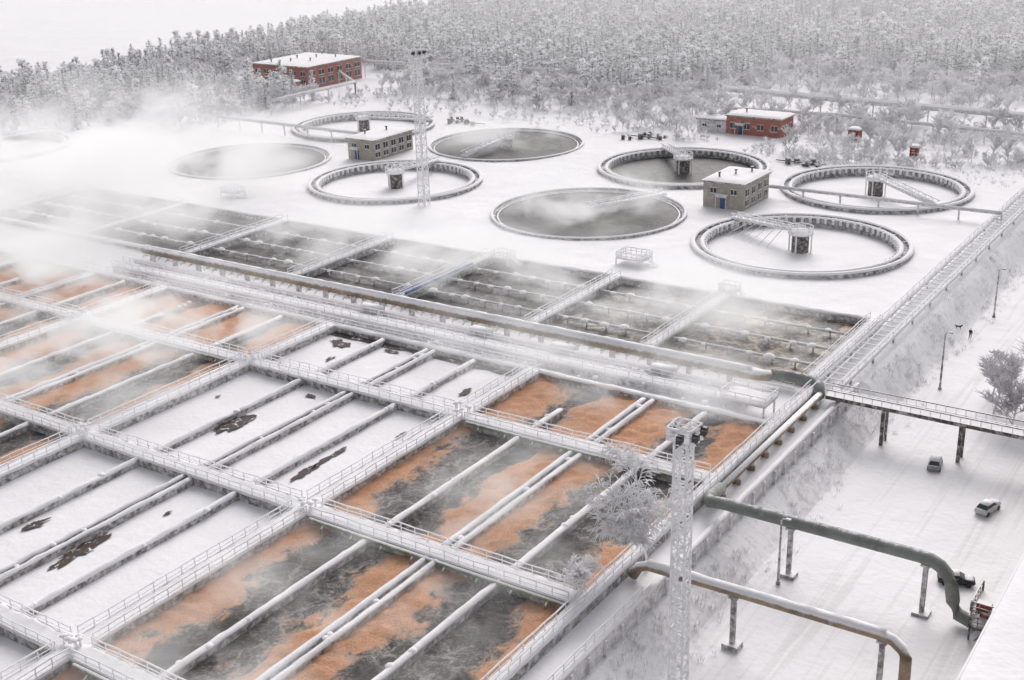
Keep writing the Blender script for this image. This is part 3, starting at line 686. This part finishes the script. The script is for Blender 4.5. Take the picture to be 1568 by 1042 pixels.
def proto(name,kind,seed):
    R=np.random.default_rng(seed);b=MB();V=b.v;F=b.f;M=b.m
    if kind=='spruce':
        h=R.uniform(9,12);r=R.uniform(1.8,2.4);b.tube([(0,0,-.5),(0,0,h*.95)],[.16,.03],5,3)
        C=[];
        for z in np.arange(h*.08,h,.52):
            k=1-z/h;rr=r*k**.7*R.uniform(.7,1.2)+.2
            for j in range(int(5+4*k)):
                t=R.uniform(0,6.28);L_=rr*R.uniform(.7,1.1)
                for q in np.linspace(.3,1,int(2+3*k)): C.append((math.cos(t)*L_*q,math.sin(t)*L_*q,z-L_*q*.25+R.uniform(-.1,.1)))
        C=np.array(C)
        Nn=np.stack([C[:,0]*.3,C[:,1]*.3,np.ones(len(C))],1)+R.normal(size=(len(C),3))*.45;Nn/=np.linalg.norm(Nn,axis=1)[:,None]
        quads(C,Nn,R.uniform(.5,1.,len(C)),0,V,F,M,R)
        C2=C[::3]-np.array([0,0,.25]);C2=C2*np.array([.92,.92,1]);quads(C2,Nn[::3],R.uniform(.4,.85,len(C2)),1,V,F,M,R)
    elif kind=='pine':
        h=R.uniform(8,11);b.tube([(0,0,-.5),(R.uniform(-.2,.2),0,h*.9)],[.14,.05],5,3)
        K=[]
        for j in range(32):
            z=h*R.uniform(.12,.98);k=math.sin(math.pi*min(1,max(.1,(1.05-z/h)*1.1)))
            t=R.uniform(0,6.28);L_=R.uniform(.2,2.1)*max(.35,k);K.append((math.cos(t)*L_,math.sin(t)*L_,z,R.uniform(.5,.95)))
            b.tube([(0,0,z-.5),(math.cos(t)*L_,math.sin(t)*L_,z)],[.05,.02],3,3,False)
        for (x,y,z,s) in K:
            n=22;D=R.normal(size=(n,3));D/=np.linalg.norm(D,axis=1)[:,None];C=D*np.array([s,s,s*.6])+np.array([x,y,z])
            up=D[:,2]>-.55;Nn=D+R.normal(size=(n,3))*.4;Nn/=np.linalg.norm(Nn,axis=1)[:,None]
            quads(C[up],Nn[up],R.uniform(.35,.65,up.sum()),0,V,F,M,R);dn=~up;quads(C[dn],Nn[dn],R.uniform(.4,.7,dn.sum()),1,V,F,M,R)
    return b.obj_(name)
def bare(b,R,h,spread,lv,tmi,fmi,droop=0.,dens=1.,r0=.12,twig=.035,nside=4):
    def rec(p,d,L,r,l):
        n=3;pts=[p];q=p.copy();dd=d.copy()
        for i in range(n):
            dd=(dd+Vector((R.uniform(-.15,.15),R.uniform(-.15,.15),-droop*(1 if l<=1 else .1)))).normalized();q=q+dd*L/n;pts.append(q.copy())
        b.tube(pts,[r*(1-.2*i) for i in range(4)],nside if l>1 else 3,tmi if l>=lv-1 else fmi,False)
        if l==0: return
        k=int((4+R.integers(0,3))*dens)
        for j in range(k):
            f=R.uniform(.3,1);bp=pts[0].lerp(pts[-1],f);i=min(2,int(f*3));bp=pts[i].lerp(pts[i+1],f*3-i)
            t=R.uniform(0,6.28);side=Vector((math.cos(t),math.sin(t),R.uniform(-.1,.5)))
            rec(bp,(dd*.75+side*spread).normalized(),L*R.uniform(.42,.65),max(r*.5,twig),l-1)
    rec(Vector((0,0,-.3)),Vector((0,0,1)),h*.55,r0,lv)
def _obj_(s,name):
    me=bpy.data.meshes.new(name);me.from_pydata(s.v,[],s.f)
    for m in(m_fr,m_dk,m_md,m_bk): me.materials.append(m)
    me.polygons.foreach_set('material_index',s.m);me.update();return bpy.data.objects.new(name,me)
MB.obj_=_obj_
def bareproto(name,seed,h,lv=3,spread=.7,r0=.1,twig=.05,dens=1.,tmi=2,droop=0.,fmi=0):
    R=np.random.default_rng(seed);b=MB();bare(b,R,h,spread,lv,tmi,fmi,droop,dens,r0,twig);return b.obj_(name)
protosA=[proto('frosted_spruce_tree','spruce',i) for i in(1,2,3)]+[proto('frosted_pine_tree','pine',i) for i in(4,5,6)]
protosB=[bareproto('frosted_birch_tree',i,8.5,3,.65,.1,.09,1.4) for i in(11,12,13)]
protosC=[bareproto('frosted_shrub',i,3.0,2,.95,.05,.045,1.7) for i in(21,22,23)]
def tuft(seed):
    R=np.random.default_rng(seed);b=MB()
    for k in range(14):
        t=R.uniform(0,6.28);L_=R.uniform(.25,.8);r=R.uniform(0,.4);x,y=r*math.cos(t),r*math.sin(t);tx,ty=math.cos(t)*.35*L_,math.sin(t)*.35*L_
        w=.025;b.add([(x-w,y,-.05),(x+w,y,-.05),(x+tx+w*.5,y+ty,L_),(x+tx-w*.5,y+ty,L_)],[(0,1,2,3)],int(R.choice([0,0,2,3])))
    return b.obj_('dry_grass_tuft')
protosD=[tuft(s) for s in(31,32,33)]
def scatter(name,pts,protos,smin,smax,w=None):
    n=len(pts);me=bpy.data.meshes.new(name);me.vertices.add(n);me.vertices.foreach_set('co',np.array(pts,dtype=np.float32).ravel())
    for nm,ty,val in(('rz','FLOAT',rng.uniform(0,6.283,n)),('sc','FLOAT',rng.uniform(smin,smax,n)),('ix','INT',rng.choice(len(protos),n,p=w))):
        a=me.attributes.new(nm,ty,'POINT');a.data.foreach_set('value',val)
    o=bpy.data.objects.new(name,me);COL.objects.link(o)
    c=bpy.data.collections.new(name+'_prototypes')
    for i,p_ in enumerate(protos): p_.name='%02d_'%i+p_.name; c.objects.link(p_)
    g=bpy.data.node_groups.new(name,'GeometryNodeTree');g.interface.new_socket('Geometry',in_out='INPUT',socket_type='NodeSocketGeometry');g.interface.new_socket('Geometry',in_out='OUTPUT',socket_type='NodeSocketGeometry')
    N=g.nodes;L=g.links;i_=N.new('NodeGroupInput');o_=N.new('NodeGroupOutput');ip=N.new('GeometryNodeInstanceOnPoints');ci=N.new('GeometryNodeCollectionInfo')
    ci.inputs['Collection'].default_value=c;ci.inputs['Separate Children'].default_value=True;ci.inputs['Reset Children'].default_value=True
    def na(nm,ty):
        q=N.new('GeometryNodeInputNamedAttribute');q.data_type=ty;q.inputs['Name'].default_value=nm;return [s for s in q.outputs if s.enabled and s.name=='Attribute'][0]
    L.new(i_.outputs[0],ip.inputs['Points']);L.new(ci.outputs[0],ip.inputs['Instance']);ip.inputs['Pick Instance'].default_value=True
    L.new(na('ix','INT'),ip.inputs['Instance Index']);cx=N.new('ShaderNodeCombineXYZ');L.new(na('rz','FLOAT'),cx.inputs[2]);L.new(cx.outputs[0],ip.inputs['Rotation'])
    L.new(na('sc','FLOAT'),ip.inputs['Scale']);L.new(ip.outputs[0],o_.inputs[0])
    md=o.modifiers.new('scatter','NODES');md.node_group=g
    return o
def zone(x,y):
    n=noise.noise(Vector((x*.03,y*.03,0)))*8
    if x<-378+n*1.5: return 0
    if -328<x<-258 and 288<y<346 and not(x<-318 and y>335): return 0
    if (x+183)**2+(y-525)**2<28**2: return 0
    if (x+296)**2+(y-193)**2<25**2: return 0
    if x<-265: by=235+.5*(x+265)
    elif x<-161: by=305
    elif x<-60: by=366
    else: by=350
    d=y-by+n
    if d<0:
        if x>-161 and y>306 : return 3
        return 0
    return 1 if d<34 else 2
FP=[];BP=[];SP=[]
step=4.0
for gx in np.arange(-430,140,step):
    for gy in np.arange(120,930,step):
        px=gx+random.uniform(-1.8,1.8);py=gy+random.uniform(-1.8,1.8);zn=zone(px,py)
        if zn==0: continue
        p=(px,py,gz(px,py)-.1)
        if py>700 and random.random()<.3: continue
        if zn==2:
            clear=noise.noise(Vector((px*.012,py*.012,4)))
            if random.random()<.90:
                (FP if random.random()<(.85 if clear>-.15 else .5) else BP).append(p)
        elif zn==1:
            r=random.random()
            if r<.15: FP.append(p)
            elif r<.6: BP.append(p)
            else: SP.append(p)
            if random.random()<.7: SP.append((px+2,py+random.uniform(-2,2),p[2]))
        else:
            r=random.random()
            if r<.18: BP.append(p)
            elif r<.55: SP.append(p)
for k in range(1300):
    px=random.uniform(-118,-30);py=random.uniform(266,330)
    if (px+79)**2+(py-254)**2<23**2 or -54<px<-45: continue
    if noise.noise(Vector((px*.06,py*.06,2)))<-.12: continue
    SP.append((px,py,gz(px,py)-.1))
for k in range(120):
    px=random.uniform(-36,30);py=random.uniform(220,330);SP.append((px,py,-4.1))
for k in range(22): BP.append((random.uniform(-110,-56),random.uniform(276,328),-.1))
for k in range(14): BP.append((random.uniform(-160,-135),random.uniform(286,310),-.1))
for k in range(260):
    px=random.uniform(-270,-130);py=random.uniform(281,306);SP.append((px,py,-.1))
scatter('conifer_forest',FP,protosA,.75,1.15);scatter('birch_grove',BP,protosB,.7,1.15);scatter('frosted_shrubs',SP,protosC,.6,1.5)
GP=[]
for k in range(3000):
    py=random.uniform(55,330);px=-44.6+random.gauss(0,1.8)
    if px<-46.8 or noise.noise(Vector((px*.3,py*.12,2)))<-.1: continue
    GP.append((px,py,gz(px,py)))
for k in range(700):
    px=random.uniform(-110,-55);py=random.uniform(268,300);GP.append((px,py,0))
scatter('dry_grass',GP,protosD,.4,1.1)
def tree_obj(name,x,y,z,seed,h,lv,spread,r0,twig,dens,droop,tmi=2,fmi=0):
    p_=bareproto(name,seed,h,lv,spread,r0,twig,dens,tmi,droop,fmi);p_.location=(x,y,z);p_.rotation_euler=(0,0,seed);COL.objects.link(p_)
tree_obj('frosted_birch_tree',-49.2,95,-.1,44,15,4,.65,.18,.06,1.5,.2,0,0)
tree_obj('frosted_birch_tree',-51.6,86.5,.3,42,6.5,3,.75,.1,.06,1.8,.1,0,0)
for i,(x,y,h) in enumerate(((-31.5,159,10),(-27.5,164,11),(-28,154,9),(-24,158,10),(-33,165,8))): tree_obj('frosted_tree',x,y,-4.1,50+i,h,3,.8,.16,.06,2.,0,2,2)
b=MB()
for gx in(-205,-190,-175,-160):
    b.lattice(gx,520,-.5,16,1.6,.8,2.,.25)
    b.lattice(gx,545,-.5,16,1.6,.8,2.,.25);b.beam((gx,520,13),(gx,545,13),.5)
b.beam((-205,520,15),(-160,520,15),.6);b.beam((-205,545,15),(-160,545,15),.6);b.obj('substation_gantry',m_conc2)
# ------------------------------------------------------------------ steam and haze, with an added glow
def steam(name,x0,x1,y0,y1,z0,z1,dens,scale=.07,thr=.45,top=1.,edg=14,glow=.42,rng_=.22,hom=False):
    m=bpy.data.materials.new(name);m.use_nodes=True;nt=m.node_tree;N=nt.nodes;L=nt.links;N.clear()
    out=N.new('ShaderNodeOutputMaterial');v=N.new('ShaderNodeVolumePrincipled');L.new(v.outputs[0],out.inputs['Volume'])
    v.inputs['Color'].default_value=(.99,.985,.985,1);v.inputs['Anisotropy'].default_value=.0
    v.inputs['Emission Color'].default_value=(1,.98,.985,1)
    b=MB();b.box(x0,x1,y0,y1,z0,z1)
    if hom:
        v.inputs['Density'].default_value=dens;v.inputs['Emission Strength'].default_value=dens*glow;return b.obj(name,m)  # even haze, brightened by emission in place of multiple scattering
    g=N.new('ShaderNodeNewGeometry');mp=N.new('ShaderNodeMapping');mp.inputs['Scale'].default_value=(1,1,1.6);L.new(g.outputs['Position'],mp.inputs[0])
    n=nz(N,L,mp.outputs[0],scale,3,.62,.4)
    f=ramp(N,L,n,thr,thr+rng_)
    s=N.new('ShaderNodeSeparateXYZ');L.new(g.outputs['Position'],s.inputs[0])
    def edge(o,a,b_,m_):
        return math_(N,L,'MULTIPLY',ramp(N,L,o,a,a+m_),ramp(N,L,o,b_,b_-m_))
    e=math_(N,L,'MULTIPLY',edge(s.outputs[0],x0,x1,min(edg,(x1-x0)*.4)),edge(s.outputs[1],y0,y1,min(edg,(y1-y0)*.4)))
    zf=ramp(N,L,s.outputs[2],z1,z0+(z1-z0)*.1)
    zf=math_(N,L,'POWER',zf,top)
    d=math_(N,L,'MULTIPLY',math_(N,L,'MULTIPLY',f,math_(N,L,'MULTIPLY',e,zf)),dens);L.new(d,v.inputs['Density'])
    L.new(math_(N,L,'MULTIPLY',d,glow),v.inputs['Emission Strength'])  # added emission follows density, standing in for light scattered many times in steam
    m.cycles.volume_step_rate=3.5
    return b.obj(name,m)
steam('self_lit_steam_cloud',-272,-170,96,212,.9,26,.17,.05,.44,edg=28,rng_=.18)
steam('self_lit_steam_cloud',-204,-116,76,133,1.5,10,.26,.08,.45,rng_=.2)
steam('self_lit_steam_cloud',-88,-50,40,117,1.4,7,.15,.11,.48)
steam('self_lit_steam_cloud',-108,-50,120,147,1.3,7,.2,.09,.45,edg=9)
steam('self_lit_steam_cloud',-172,-54,147.5,182,.9,8.5,.2,.08,.44,edg=8)
steam('self_lit_steam_cloud',-143,-104,190,229,.6,9,.26,.09,.44)
steam('self_lit_steam_cloud',-240,-204,196,232,.6,11,.16,.08,.42)
steam('self_lit_steam_cloud',-196,-156,238,278,.6,8,.16,.09,.46)
steam('self_lit_winter_haze',-900,160,296,980,-3.5,45,.0016,hom=True,glow=.45)
# ------------------------------------------------------------------ world, sun, camera
w=bpy.data.worlds.new('World');scene.world=w;w.use_nodes=True;N=w.node_tree.nodes;L=w.node_tree.links
sky=N.new('ShaderNodeTexSky');sky.sky_type='NISHITA';sky.sun_disc=False;el=math.radians(38);rot=math.radians(-20)
sky.sun_elevation=el;sky.sun_rotation=rot;sky.dust_density=4;sky.air_density=1.;sky.ozone_density=1
hs=N.new('ShaderNodeHueSaturation');hs.inputs['Saturation'].default_value=.22;L.new(sky.outputs[0],hs.inputs['Color'])
bg=N['Background'];L.new(hs.outputs[0],bg.inputs[0]);bg.inputs[1].default_value=.15
sd=bpy.data.lights.new('sun','SUN');sd.energy=1.25;sd.angle=math.radians(45);sd.color=(1,.95,.935)
so=bpy.data.objects.new('sun',sd);COL.objects.link(so)
dv=Vector((math.sin(rot)*math.cos(el),math.cos(rot)*math.cos(el),math.sin(el)));so.rotation_euler=dv.to_track_quat('Z','Y').to_euler()
cam=bpy.data.cameras.new('camera');cam.lens=36*1890/1568;cam.sensor_width=36;cam.clip_end=9000;cam.clip_start=.5
co=bpy.data.objects.new('camera',cam);COL.objects.link(co)
M=Matrix(((0.83163,-0.17586,0.52675),(0.55468,0.30902,-0.77255),(-0.02691,0.93465,0.35454))).to_4x4()
co.matrix_world=Matrix.Translation((0,0,65))@M
scene.camera=co
scene.view_settings.view_transform='Standard';scene.view_settings.look='None';scene.view_settings.exposure=0
print('trees',len(FP),len(BP),len(SP))
